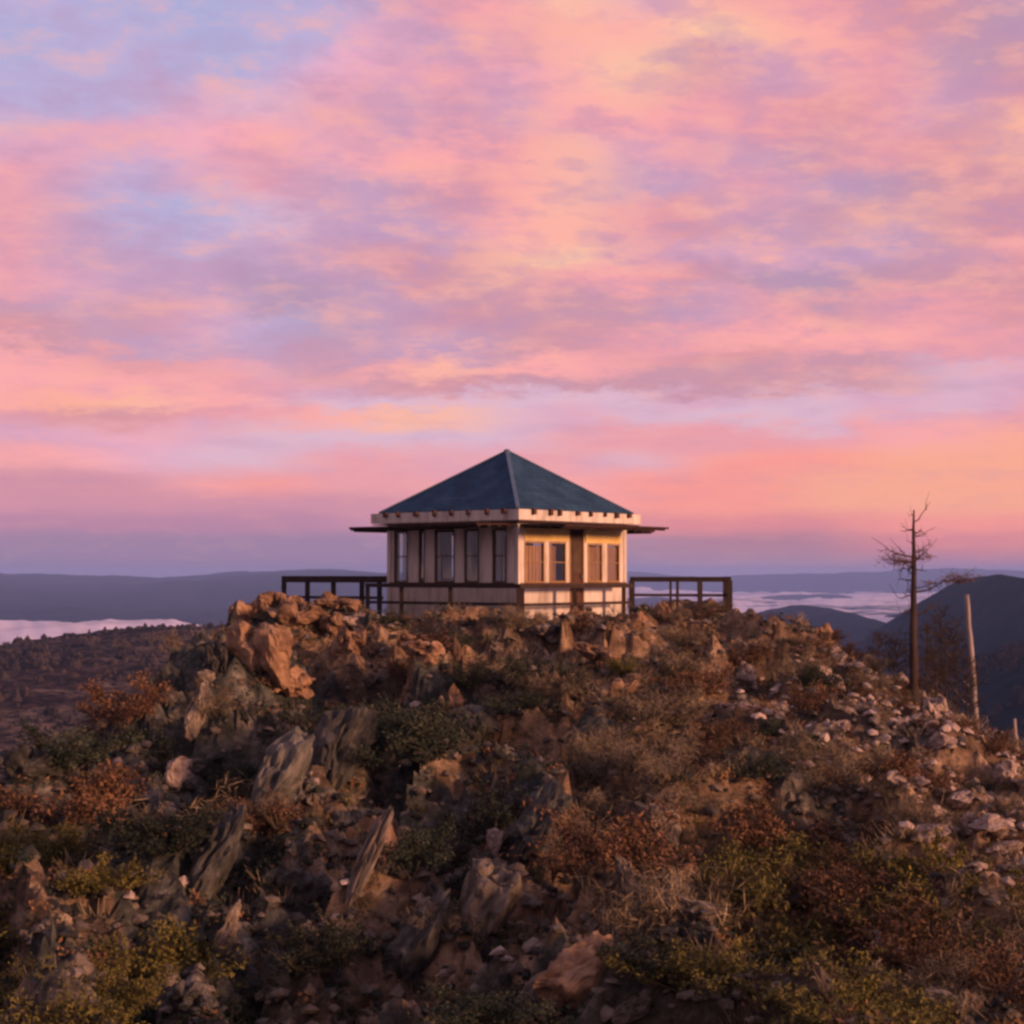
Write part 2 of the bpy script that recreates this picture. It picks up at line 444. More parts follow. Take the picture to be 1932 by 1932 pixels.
# ------------------------------------------------------------------ the wide terrain to the horizon
def terrain_mat():
    m = bpy.data.materials.new('hillside_cover'); m.use_nodes = True
    t = m.node_tree; t.nodes.clear(); N = NT(t)
    g = N.node('ShaderNodeNewGeometry')
    n1 = N.noise(g.outputs['Position'], 0.03, 8, 0.7)
    n2 = N.noise(g.outputs['Position'], 0.25, 4, 0.7)
    at_ = N.node('ShaderNodeAttribute', attribute_name='forest')
    brush = N.ramp(N.smooth(n1.outputs[0], .35, .65), [(0, (.02, .015, .014)), (.5, (.08, .05, .042)), (1, (.19, .13, .10))])
    brush = N.mix(N.smooth(n2.outputs[0], .4, .62), brush, (.02, .016, .015, 1))
    forest = N.ramp(N.smooth(n1.outputs[0], .35, .65), [(0, (.004, .010, .014)), (1, (.013, .024, .032))])
    col = N.mix(at_.outputs['Fac'], brush, forest)
    b = N.node('ShaderNodeBsdfPrincipled'); b.inputs['Roughness'].default_value = 1; b.inputs['Specular IOR Level'].default_value = 0
    t.links.new(col, b.inputs['Base Color'])
    o = N.node('ShaderNodeOutputMaterial'); t.links.new(b.outputs[0], o.inputs[0])
    return m

BASE = -150.0
# x, y, peak z, sigma x left, sigma x right, sigma y near, sigma y far, forest
HILLS = [
 (-125, 640, -23.5, 250, 170, 520, 260, 0.0),        # brushy ridge on the left
 (406, 1300, -1, 66, 145, 880, 400, 1.0),          # dark peak on the right
 (270, 520, -10, 120, 300, 260, 420, 1.0),         # dark near slope on the right
 (455, 2600, -46, 130, 90, 900, 500, .9),          # low blue hills in the fog
 (320, 2700, -52, 160, 90, 900, 500, .9),
 (760, 2650, -34, 120, 300, 900, 500, .8),
 (-2300, 6200, 2, 2500, 1500, 2650, 1500, .8),     # long far range on the left
 (-900, 6400, 5, 600, 900, 2450, 1500, .8),
 (1150, 6300, -84, 420, 260, 260, 260, .7), (1700, 7400, -86, 300, 300, 300, 300, .7),
 (2200, 9000, 12, 1500, 2500, 900, 1500, .8),     # farthest range on the right
 (600, 9500, 8, 1500, 900, 900, 1500, .8),
 (6500, 10500, 40, 2500, 2500, 1500, 1500, .8), (-8000, 9000, 60, 2500, 2500, 2500, 2500, .8),
]
def terrain(x, y):
    r = math.hypot(x, y)
    z = BASE; fo = .6; wsum = 0
    # our own mountain's flanks
    own = -30 - 115 * (1 - math.exp(-max(r - 70, 0) / 230))
    best = own; fo = .15
    for (cx, cy, pz, sl_, sr, sn, sf, fr) in HILLS:
        ax = (x - cx) / (sl_ if x < cx else sr); ay = (y - cy) / (sn if y < cy else sf)
        q = ax * ax + ay * ay
        if q > 18: continue
        h = BASE + (pz - BASE) * math.exp(-.5 * q)
        if h > best: fo = fr
        k = 6.0 if r < 1200 else 9.0
        mx = max(best, h); mn = min(best, h)
        best = mx + k * math.exp(-(mx - mn) / k) * .4
    s = min(r / 1500, 3.0)
    p = Vector((x, y, 0))
    n = noise.fractal(p / (140 + 320 * min(r / 3000, 2)), .9, 2.0, 6) * (5 + 9 * s)
    n *= .55 if r < 900 else (1.0 if r < 3500 else 1.0)
    if r < 1000: n += noise.fractal(p / 9, .8, 2.0, 3) * 1.0
    return best + n, fo
rs = [62.0]
while rs[-1] < 14000: rs.append(rs[-1] * 1.022)
azs = np.concatenate([np.linspace(-180, -24, 80, endpoint=False), np.linspace(-24, 24, 480, endpoint=False), np.linspace(24, 180, 80, endpoint=False)])
verts, fo = [], []
for r in rs:
    for a in azs:
        x, y = r * math.sin(R(a)), r * math.cos(R(a)) + 20 * max(0, 1 - r / 400)
        z, f_ = terrain(x, y)
        if r < 110: z = min(z, -31)
        verts.append((x, y, z)); fo.append(f_)
na = len(azs)
faces = [(j * na + i, j * na + (i + 1) % na, (j + 1) * na + (i + 1) % na, (j + 1) * na + i) for j in range(len(rs) - 1) for i in range(na)]
verts.append((0, 20, -40)); fo.append(0)
faces += [(len(verts) - 1, (i + 1) % na, i) for i in range(na)]
me = bpy.data.meshes.new('hills')
me.from_pydata(verts, [], faces); me.materials.append(terrain_mat())
me.attributes.new('forest', 'FLOAT', 'POINT').data.foreach_set('value', fo)
me.polygons.foreach_set('use_smooth', [True] * len(me.polygons))
hills = bpy.data.objects.new('hills', me); C.objects.link(hills)
tag(hills, kind='structure')

# brush that roughens the near flanks and the left ridge
M_brush = mat('far_brush', two((.008, .008, .008), (.035, .025, .022), (.085, .058, .046)), .12, 5, coord='Object')
mb = MB()
ico = [(0, 0, 1)] + [(math.cos(a) * .9, math.sin(a) * .9, .35) for a in np.linspace(0, 2 * math.pi, 5, endpoint=False)] + \
      [(math.cos(a + .6), math.sin(a + .6), -.3) for a in np.linspace(0, 2 * math.pi, 5, endpoint=False)]
icf = [(0, 1 + i, 1 + (i + 1) % 5) for i in range(5)] + [(1 + i, 6 + i, 1 + (i + 1) % 5) for i in range(5)] + [(1 + (i + 1) % 5, 6 + i, 6 + (i + 1) % 5) for i in range(5)]
for _ in range(24000):
    a = R(rnd.uniform(-24, 24)); d = rnd.uniform(190, 820)
    x, y = d * math.sin(a), d * math.cos(a)
    z, f_ = terrain(x, y)
    cl = noise.noise(Vector((x / 38, y / 38, 2.2)))
    if cl < rnd.uniform(-.35, .25): continue
    s = rnd.uniform(.25, 1.0) ** 1.5 * 1.6 * (1.4 if f_ > .5 else 1)
    n0 = len(mb.v)
    for p in ico:
        k = s * rnd.uniform(.6, 1.35)
        mb.v.append(Vector((x + p[0] * k, y + p[1] * k, z + p[2] * k * rnd.uniform(.8, 1.6))))
    mb.f += [tuple(n0 + q for q in f) for f in icf]
tag(mb.build('distant_brush', M_brush), kind='stuff')

# ------------------------------------------------------------------ valley fog lying between the hills
fm = bpy.data.materials.new('valley_fog'); fm.use_nodes = True
t = fm.node_tree; t.nodes.clear(); N = NT(t)
g = N.node('ShaderNodeNewGeometry')
mp = N.node('ShaderNodeMapping'); mp.inputs['Scale'].default_value = (.0016, .0034, .001); t.links.new(g.outputs['Position'], mp.inputs[0])
nf = N.noise(mp.outputs[0], 1.0, 7, .6)
d = N.node('ShaderNodeBsdfDiffuse'); d.inputs[0].default_value = (.95, .80, .84, 1)
tr_ = N.node('ShaderNodeBsdfTransparent'); mx_ = N.node('ShaderNodeMixShader')
t.links.new(N.smooth(nf.outputs[0], .33, .50), mx_.inputs[0]); t.links.new(tr_.outputs[0], mx_.inputs[1]); t.links.new(d.outputs[0], mx_.inputs[2])
o = N.node('ShaderNodeOutputMaterial'); t.links.new(mx_.outputs[0], o.inputs[0])
frs = [900.0]
while frs[-1] < 14200: frs.append(frs[-1] * 1.03)
fv = []
for r in frs:
    for a in azs:
        x, y = r * math.sin(R(a)), r * math.cos(R(a))
        p = Vector((x, y, 0))
        fv.append((x, y, -101 + abs(noise.fractal(Vector((x / 520, y / 420, 0)), .75, 2, 6)) * 26 + noise.noise(Vector((x / 1500, y / 1100, 3))) * 8))
ff = [(j * na + i, j * na + (i + 1) % na, (j + 1) * na + (i + 1) % na, (j + 1) * na + i) for j in range(len(frs) - 1) for i in range(na)]
me = bpy.data.meshes.new('fog_bank'); me.from_pydata(fv, [], ff); me.materials.append(fm)
me.polygons.foreach_set('use_smooth', [True] * len(me.polygons))
fog = bpy.data.objects.new('fog_bank', me); C.objects.link(fog)
tag(fog, kind='stuff')

# ------------------------------------------------------------------ haze
hz = MB().box((0, 0, -55), (32000, 32000, 210))
hm = bpy.data.materials.new('haze'); hm.use_nodes = True
t = hm.node_tree; t.nodes.clear(); N = NT(t)
pv = N.node('ShaderNodeVolumePrincipled')
pv.inputs['Color'].default_value = (.36, .52, 1.0, 1)
pv.inputs['Density'].default_value = 1.3e-4
o = N.node('ShaderNodeOutputMaterial'); t.links.new(pv.outputs[0], o.inputs['Volume'])
hz = hz.build('haze', hm); tag(hz, kind='stuff')

# ------------------------------------------------------------------ the lookout cabin
A_ = R(40.2); S = 4.25; h = S / 2
Nc = at(976, 1082, 37.2)
e1 = Vector((math.sin(A_), math.cos(A_), 0)); e2 = Vector((-math.cos(A_), math.sin(A_), 0))
FLOOR = -1.12
cc = Vector((Nc.x, Nc.y, 0)) + (e1 + e2) * h
cabin = empty('lookout_cabin', (cc.x, cc.y, FLOOR), math.atan2(e1.y, e1.x))
tag(cabin, 'pale fire lookout cabin with dark blue hipped roof and open shutters on the rocky summit', 'lookout cabin')

M_paint = mat('cream_paint', two((.30, .23, .19), (.62, .52, .45), (.76, .66, .58)), 4, 10, rough=.6, bump=.3, bscale=30, stretch=(1, 1, .22))
M_glow_board = mat('painted_warm_glow', two((.75, .45, .13), (.92, .66, .26)), 4, 4, rough=.5, bump=.1)  # ochre puts the warm glow above the windows into the colour
M_brown = mat('brown_stain', two((.05, .022, .014), (.12, .05, .03)), 6, 5, rough=.7, bump=.3, bscale=25)
M_shut = mat('weathered_shutter', two((.022, .012, .010), (.06, .028, .02)), 6, 5, rough=.8, bump=.3, bscale=25)
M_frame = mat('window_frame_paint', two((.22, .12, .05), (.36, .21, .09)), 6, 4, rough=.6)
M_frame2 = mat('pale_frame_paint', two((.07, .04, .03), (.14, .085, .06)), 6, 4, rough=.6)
M_curtain = mat('tan_curtain', two((.60, .45, .32), (.78, .62, .46)), 14, 3, stretch=(1, 1, .1))
M_glow_blind = mat('amber_glow_blind', two((.45, .20, .06), (.75, .40, .14)), 14, 3, stretch=(1, 1, .1))  # amber puts the warm window glow into the blind colour
M_inside = mat('interior_wood', two((.05, .03, .02), (.11, .07, .045)), 5, 4)
M_rail = mat('railing_wood', two((.025, .016, .014), (.06, .036, .03)), 9, 5, rough=.8, bump=.3, bscale=25)
M_metal = mat('galvanised_cap', two((.06, .10, .16), (.11, .15, .22)), 6, 4, rough=.5, spec=.4)
def shingles(N, vec, col, b):
    w = N.node('ShaderNodeTexBrick')
    w.inputs['Scale'].default_value = 1.0
    w.inputs['Brick Width'].default_value = .30; w.inputs['Row Height'].default_value = .16
    w.inputs['Mortar Size'].default_value = .012
    w.inputs['Color1'].default_value = (1, 1, 1, 1); w.inputs['Color2'].default_value = (.7, .75, .8, 1); w.inputs['Mortar'].default_value = (.55, .55, .6, 1)
    uv = N.node('ShaderNodeUVMap'); N.t.links.new(uv.outputs[0], w.inputs[0])
    return N.mix(1.0, col, w.outputs[0], 'MULTIPLY')
M_roof = mat('blue_shingles', two((.014, .038, .075), (.024, .066, .125), (.045, .095, .16)), 1.6, 6, rough=.8, extra=shingles)

gm = bpy.data.materials.new('window_glass'); gm.use_nodes = True
t = gm.node_tree; t.nodes.clear(); N = NT(t)
gl = N.node('ShaderNodeBsdfGlossy'); gl.inputs['Roughness'].default_value = .03; gl.inputs['Color'].default_value = (.8, .8, .8, 1)
tr = N.node('ShaderNodeBsdfTransparent'); tr.inputs['Color'].default_value = (.86, .88, .87, 1)
gg = N.node('ShaderNodeNewGeometry'); dt = N.node('ShaderNodeVectorMath', operation='DOT_PRODUCT')
t.links.new(gg.outputs['Incoming'], dt.inputs[0]); t.links.new(gg.outputs['Normal'], dt.inputs[1])
schlick = N.m('ADD', N.m('MULTIPLY', N.m('POWER', N.m('SUBTRACT', 1.0, N.m('ABSOLUTE', dt.outputs['Value'])), 5.0), .92), .06)
mx = N.node('ShaderNodeMixShader')
t.links.new(schlick, mx.inputs[0])
t.links.new(tr.outputs[0], mx.inputs[1]); t.links.new(gl.outputs[0], mx.inputs[2])
o = N.node('ShaderNodeOutputMaterial'); t.links.new(mx.outputs[0], o.inputs[0])

# heights above the floor
ZB, ZWB, ZWT, ZHT = -.12, 0.90, 2.18, 2.27          # base, sill, window head, shutter hinge
ZE = 2.62                                            # eaves
def face_rot(k): return Matrix.Rotation(R(-90 * k), 3, 'Z')
def fb(mb, k, s0, s1, z0, z1, depth, out=0.0):
    """box on cabin side k from s0 to s1 (0..1 left to right), z0..z1, its outer face 'out' beyond the wall plane"""
    x0, x1 = -h + s0 * S, -h + s1 * S
    c = Vector(((x0 + x1) / 2, -h - out + depth / 2, (z0 + z1) / 2))
    mb.box(face_rot(k) @ c, (x1 - x0, depth, z1 - z0), face_rot(k))
T = .09 / S
windows = {  # side: (s0, s1, z0, z1)
 0: [(.06, .235, ZWB, 1.88), (.28, .43, ZWB, 1.88), (.635, .775, ZWB, 1.86), (.825, .945, ZWB, 1.86)],
 1: [(.055, .165, ZWB, ZWT), (.255, .30, ZWB, ZWT), (.38, .535, ZWB, ZWT), (.61, .72, ZWB, ZWT), (.82, .925, ZWB, ZWT)],
 2: [(.06, .22, ZWB, ZWT), (.28, .46, ZWB, ZWT), (.54, .72, ZWB, ZWT), (.78, .94, ZWB, ZWT)],
 3: [(.06, .22, ZWB, ZWT), (.28, .46, ZWB, ZWT), (.54, .72, ZWB, ZWT), (.78, .94, ZWB, ZWT)]}
DOOR = (.465, .60)
wall = MB()
for k in range(4):
    # to keep corners clean sides 0 and 2 run full width, sides 1 and 3 butt between them
    lo, hi = (0, 1) if k % 2 == 0 else (T, 1 - T)
    if k == 0:
        fb(wall, k, lo, DOOR[0], ZB, ZWB, .09); fb(wall, k, DOOR[1], hi, ZB, ZWB, .09)
    else:
        fb(wall, k, lo, hi, ZB, ZWB, .09)
    fb(wall, k, lo, hi, ZWT + .02, ZE - .02, .09)
    ops = sorted([(w[0], w[1]) for w in windows[k]] + ([DOOR] if k == 0 else []))
    cur = lo
    for (a, b_) in ops:
        fb(wall, k, cur, a, ZWB, ZWT + .02, .09); cur = b_
    fb(wall, k, cur, hi, ZWB, ZWT + .02, .09)
wall.build('wall', M_paint, cabin)
# added boards over the entrance-side windows, ochre to paint in the warm glow
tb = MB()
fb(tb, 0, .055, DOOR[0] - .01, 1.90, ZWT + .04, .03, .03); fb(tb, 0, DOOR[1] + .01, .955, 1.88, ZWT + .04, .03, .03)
tb.build('painted_glow_board', M_glow_board, cabin)
# vertical posts / battens
for k in (0, 1):
    for s in ((.0, .985) if k == 0 else (.0, .985)):
        p = MB(); fb(p, k, s, s + .015 + .012, ZB, ZHT, .05, .022); p.build('corner_board', M_paint, cabin)
sill = MB()
for k in range(4):
    if k == 0: fb(sill, k, .0, DOOR[0], ZWB - .06, ZWB, .06, .045); fb(sill, k, DOOR[1], 1, ZWB - .06, ZWB, .06, .045)
    else: fb(sill, k, .02, .98, ZWB - .06, ZWB, .06, .045)
sill.build('sill', M_brown, cabin)
for k, ws in windows.items():
    for (a, b_, z0, z1) in ws:
        w = .035 / S
        f = MB()
        fb(f, k, a, a + w, z0, z1, .05, .012); fb(f, k, b_ - w, b_, z0, z1, .05, .012)
        fb(f, k, a + w, b_ - w, z0, z0 + .04, .05, .012); fb(f, k, a + w, b_ - w, z1 - .04, z1, .05, .012)
        if b_ - a > .09:
            fb(f, k, a + w, b_ - w, (z0 + z1) / 2 - .012, (z0 + z1) / 2 + .012, .03, .002)
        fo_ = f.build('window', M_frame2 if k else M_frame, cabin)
        g = MB(); fb(g, k, a + w, b_ - w, z0 + .04, z1 - .04, .006, -.03)
        g.build('pane', gm, fo_)
        if k == 0:      # lintel panel behind the painted glow boards
            q = MB(); fb(q, k, a, b_, z1, ZWT + .02, .05, -.01); q.build('lintel', M_paint, cabin)
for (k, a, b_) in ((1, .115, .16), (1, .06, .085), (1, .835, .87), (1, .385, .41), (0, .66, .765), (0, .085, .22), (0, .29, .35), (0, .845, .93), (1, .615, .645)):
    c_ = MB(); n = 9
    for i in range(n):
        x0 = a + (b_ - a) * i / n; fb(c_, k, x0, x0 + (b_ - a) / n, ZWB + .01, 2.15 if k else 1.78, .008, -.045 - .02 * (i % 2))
    c_.build('curtain', M_curtain if k else M_glow_blind, cabin)  # entrance-side blinds are added, their amber painting the window glow
d = MB(); fb(d, 0, DOOR[0] + .01, DOOR[1] - .01, ZB + .1, ZWT, .05, -.02)
door = d.build('door', M_brown, cabin)
d = MB(); fb(d, 0, DOOR[0] + .03, DOOR[1] - .03, 1.15, 2.0, .01, -.008); d.build('pane', M_inside, door)
d = MB(); fb(d, 0, DOOR[1] - .028, DOOR[1] - .018, 1.0, 1.08, .05, .03); d.build('handle', M_metal, door)
d = MB(); fb(d, 0, DOOR[0], DOOR[0] + .01, ZB, ZWT + .02, .07, .01); fb(d, 0, DOOR[1] - .01, DOOR[1], ZB, ZWT + .02, .07, .01)
d.build('door_frame', M_frame, cabin)
d = MB().box((0, 0, -.02), (S - .2, S - .2, .04)).box((0, 0, ZWT + .14), (S - .2, S - .2, .04)); d.build('floor', M_inside, cabin)
# simple furniture seen dimly through the glass
d = MB().box((.9, .9, .35), (1.9, .8, .5)).box((-.2, .2, .45), (.6, .6, .9)).box((-1.2, 1.3, .5), (.7, .5, 1.0)); d.build('furniture', M_inside, cabin)

# frieze / gutter board ring below the eaves, and the rafter tails
OV = .30
fz = MB()
for k in range(4):
    x0 = -h - OV; L = S + 2 * OV
    z0, z1 = ZHT + .10, ZE - .005
    cut = 0 if k % 2 == 0 else .03
    fz.box(face_rot(k) @ Vector((0, -h - OV + .015, (z0 + z1) / 2)), (L - 2 * cut, .03, z1 - z0), face_rot(k))
fz.build('fascia', M_paint, cabin)
sf = MB()
for k in range(4):
    cut = 0.03 if k % 2 == 0 else OV + .002
    sf.box(face_rot(k) @ Vector((0, -h - OV / 2 + .012, ZHT + .065)), (S + 2 * OV - 2 * cut if k % 2 == 0 else S - .004, OV - .03, .02), face_rot(k))
sf.build('soffit', M_brown, cabin)
for k in (0, 1):
    r_ = random.Random(5 + k)
    for i in range(8):
        s = -h - .1 + (i + .5) * (S + .2) / 8 + r_.uniform(-.12, .12)
        q = MB().box(face_rot(k) @ Vector((s, -h - OV - .035, ZE - .05)), (r_.uniform(.05, .12), .09, r_.uniform(.09, .16)), face_rot(k))
        q.build('rafter_tail', M_brown, cabin)
# shutters propped out level all round
for k in range(4):
    n = 3; Lp = (S - .06) / n
    for i in range(n):
        s = -h + .03 + (i + .5) * Lp
        dpt = 1.36
        rot = face_rot(k) @ Matrix.Rotation(R(1.5 if k != 1 else 1.0), 3, 'X')
        c = face_rot(k) @ Vector((s, -h - .03 - dpt / 2, ZHT - .02 + (0.012 * (i - 1))))
        q = MB().box(c, (Lp - .03, dpt, .05), rot)
        for yy in (-.55, -.2, .15, .5): q.box(c + rot @ Vector((0, yy, -.045)), (Lp - .08, .08, .038), rot)
        q.build('shutter', M_shut, cabin)
# roof: four faces with shingle coordinates
RO = .10; Hh = h + RO + .06; APEX = 4.23
def roof_face(k):
    m_ = bpy.data.meshes.new('roof_slope')
    z0 = ZE + .02
    tk = Vector((0, 0, -.05))
    e_ = Hh
    P = [Vector((-e_, -e_, z0)), Vector((e_, -e_, z0)), Vector((0, 0, APEX))]
    P = [face_rot(k) @ p for p in P]
    vs = P + [p + tk for p in P]
    m_.from_pydata([tuple(v) for v in vs], [], [(0, 1, 2), (5, 4, 3), (0, 3, 4, 1)])
    uv = m_.uv_layers.new(name='UVMap')
    sl_ = math.hypot(e_, APEX - z0)
    loc = {0: (-e_, 0), 1: (e_, 0), 2: (0, sl_), 3: (-e_, -.05), 4: (e_, -.05), 5: (0, sl_)}
    for lp in m_.loops: uv.data[lp.index].uv = loc[lp.vertex_index]
    m_.materials.append(M_roof)
    o = bpy.data.objects.new('roof', m_); C.objects.link(o); o.parent = cabin
    return o
roofs = [roof_face(k) for k in range(4)]
for k in range(4):
    a = face_rot(k) @ Vector((-Hh, -Hh, ZE + .03)); b_ = Vector((0, 0, APEX + .01))
    MB().bar(a, b_, .09, .03).build('hip_cap', M_metal, roofs[k])
MB().tube([(0, 0, APEX - .1), (0, 0, APEX + .01), (0, 0, APEX + .035)], [.11, .08, .05], 8).build('roof_cap', M_metal, cabin)

# ------------------------------------------------------------------ deck and railings
deck = empty('wooden_deck', (cc.x, cc.y, FLOOR - .03), cabin.rotation_euler.z)
tag(deck, 'low dark plank deck around the foot of the cabin', 'deck')
q = MB()
for i in range(36):
    x = -h - .75 + .07 + i * (S + 1.5) / 36
    q.box((x, 0, -.14), ((S + 1.5) / 36 - .012, S + 1.5, .04))
q.build('planks', M_rail, deck)
q = MB()
for s in (-1, 1): q.box((0, s * (h + .6), -.22), (S + 1.3, .1, .12))
q.build('joist', M_rail, deck)

def railing(name_label, pts, posts, top, mid, low=None, base=-1.6, w=.10, tw=.09, th=.06, group=None):
    """pts: line of world (x, y); posts: fractions of arc length; heights are world z"""
    P = [Vector((p[0], p[1], 0)) for p in pts]
    root = empty('deck_railing', (P[0].x, P[0].y, base))
    tag(root, name_label, 'railing', group)
    seg = [(P[i + 1] - P[i]).length for i in range(len(P) - 1)]; L = sum(seg)
    def along(t):
        s = t * L
        for i, q in enumerate(seg):
            if s <= q + 1e-6 or i == len(seg) - 1: return P[i].lerp(P[i + 1], min(s / q, 1))
            s -= q
    off = Vector((P[0].x, P[0].y, base))
    for it in posts:
        t_, ww = it if isinstance(it, tuple) else (it, w)
        p = along(t_)
        MB().bar(p + Vector((0, 0, base)) - off, p + Vector((0, 0, top - .03)) - off, ww, ww).build('post', M_rail, root)
    for i in range(len(P) - 1):
        for z, a, b_ in ((top, tw, th), (mid, .04, .07), (low, .04, .07)):
            if z is None: continue
            d_ = (P[i + 1] - P[i]).normalized() * (.045 if z == top else -.05)
            MB().box(((P[i] + P[i + 1]) / 2 + Vector((0, 0, z)) - off), ((P[i + 1] - P[i]).length + 2 * d_.length * (1 if z == top else -1), a, b_),
                     Matrix.Rotation(math.atan2(P[i + 1].y - P[i].y, P[i + 1].x - P[i].x), 3, 'Z')).build('rail', M_rail, root)
    return root
def L2W(x, y):
    p = cc + e1 * x + e2 * y
    return (p.x, p.y)
f0 = -h - .55
railing('dark railing in front of the cabin running left from the thick corner post', [L2W(f0, f0 + .06), L2W(f0, f0 + 4.95)],
        [.43, .76, 1.0], -.29, -.71, base=-1.55, th=.10)
railing('dark railing below the lit windows running right from its thick corner post', [L2W(f0, f0), L2W(f0 + 4.3, f0)],
        [(0, .19), .47, .93], -.30, -.72, base=-1.55, th=.10)
railing('dark railing left of the cabin above the ochre boulders', [(at(536, 1082, 42).x, 42), (at(726, 1082, 40.5).x, 40.5)],
        [0, .24, .5, .78, .95], -.15, -.62, base=-1.7, tw=.10, th=.17, w=.12)
railing('dark three-rail railing standing out right of the cabin against the fog', [(at(1192, 1082, 41.5).x, 41.5), (at(1376, 1082, 41).x, 41)],
        [0, (.40, .06), (.47, .07), (.70, .12), 1.0], -.15, -.56, -.98, base=-1.9, tw=.1, th=.13, w=.14)
railing('short dark return railing at the far right end behind the cabin', [(at(1376, 1082, 41).x, 41.2), (at(1400, 1082, 46).x - .5, 46)],
        [.5, 1.0], -.15, -.56, base=-3.2, tw=.1, th=.1)

# ------------------------------------------------------------------ rocks
import bmesh
def rock_verts(r_, seed, sub, scale=1.0):
    bm = bmesh.new()
    bmesh.ops.create_icosphere(bm, subdivisions=sub, radius=1)
    planes = []
    for _ in range(13):
        n = Vector((r_.gauss(0, 1), r_.gauss(0, 1), r_.gauss(0, .8))).normalized()
        planes.append((n, r_.uniform(.42, .8)))
    off = Vector((seed * 3.7, r_.uniform(0, 9), 5))
    for v in bm.verts:
        p = v.co.copy()
        for n, dd in planes:
            e = p.dot(n) - dd
            if e > 0: p -= n * e * .97
        dv = noise.voronoi(p * 1.9 + off)[0]
        crack = max(0.0, .14 - (dv[1] - dv[0])) * 1.1
        p += v.co.normalized() * (noise.fractal(p * 1.7 + off, .75, 2.2, 5) * .16 + noise.noise(p * 6 + off) * .04 - crack)
        v.co = p * scale
    return bm
def rock_mesh(seed):
    r_ = random.Random(seed)
    if seed < 50:
        bm = rock_verts(r_, seed, 4)
        me = bpy.data.meshes.new('boulder'); bm.to_mesh(me); bm.free()
        return me
    # craggy outcrop: a jumble of joined angular blocks
    vs, fs = [], []
    for i in range(9):
        bm = rock_verts(r_, seed + i, 3)
        k = Vector((r_.uniform(.3, .55), r_.uniform(.3, .5), r_.uniform(.3, .62)))
        rot = Matrix.Rotation(r_.uniform(-.5, .5), 3, 'X') @ Matrix.Rotation(r_.uniform(0, 6.28), 3, 'Z')
        c = Vector((r_.uniform(-.6, .6), r_.uniform(-.5, .5), r_.uniform(-.6, .45)))
        if c.length > .8: c *= .8 / c.length
        n0 = len(vs)
        for v in bm.verts: vs.append(tuple(rot @ Vector((v.co.x * k.x, v.co.y * k.y, v.co.z * k.z)) * 1.15 + c))
        fs += [tuple(n0 + q.index for q in f.verts) for f in bm.faces]
        bm.free()
    me = bpy.data.meshes.new('boulder'); me.from_pydata(vs, [], fs)
    return me
ROCKM, ROCKB = {}, {}
def rock_data(seed, m):
    if seed not in ROCKB: ROCKB[seed] = rock_mesh(seed)
    key = (seed, m.name)
    if key not in ROCKM:
        me = ROCKB[seed].copy(); me.materials.clear(); me.materials.append(m); ROCKM[key] = me
    return ROCKM[key]

def place_rock(p, sx, sy, sz, m, label, group=None, rot=None, sink=.25, seed=None):
    s = seed if seed is not None else rnd.randrange(14)
    o = bpy.data.objects.new('boulder', rock_data(s, m))
    C.objects.link(o)
    o.location = Vector(p) + Vector((0, 0, sz * (1 - 2 * sink)))
    o.scale = (sx * 1.3, sy * 1.3, sz * 1.3)
    o.rotation_euler = rot or (rnd.uniform(-.3, .3), rnd.uniform(-.3, .3), rnd.uniform(0, 6.28))
    tag(o, label, 'boulder', group)
    return o
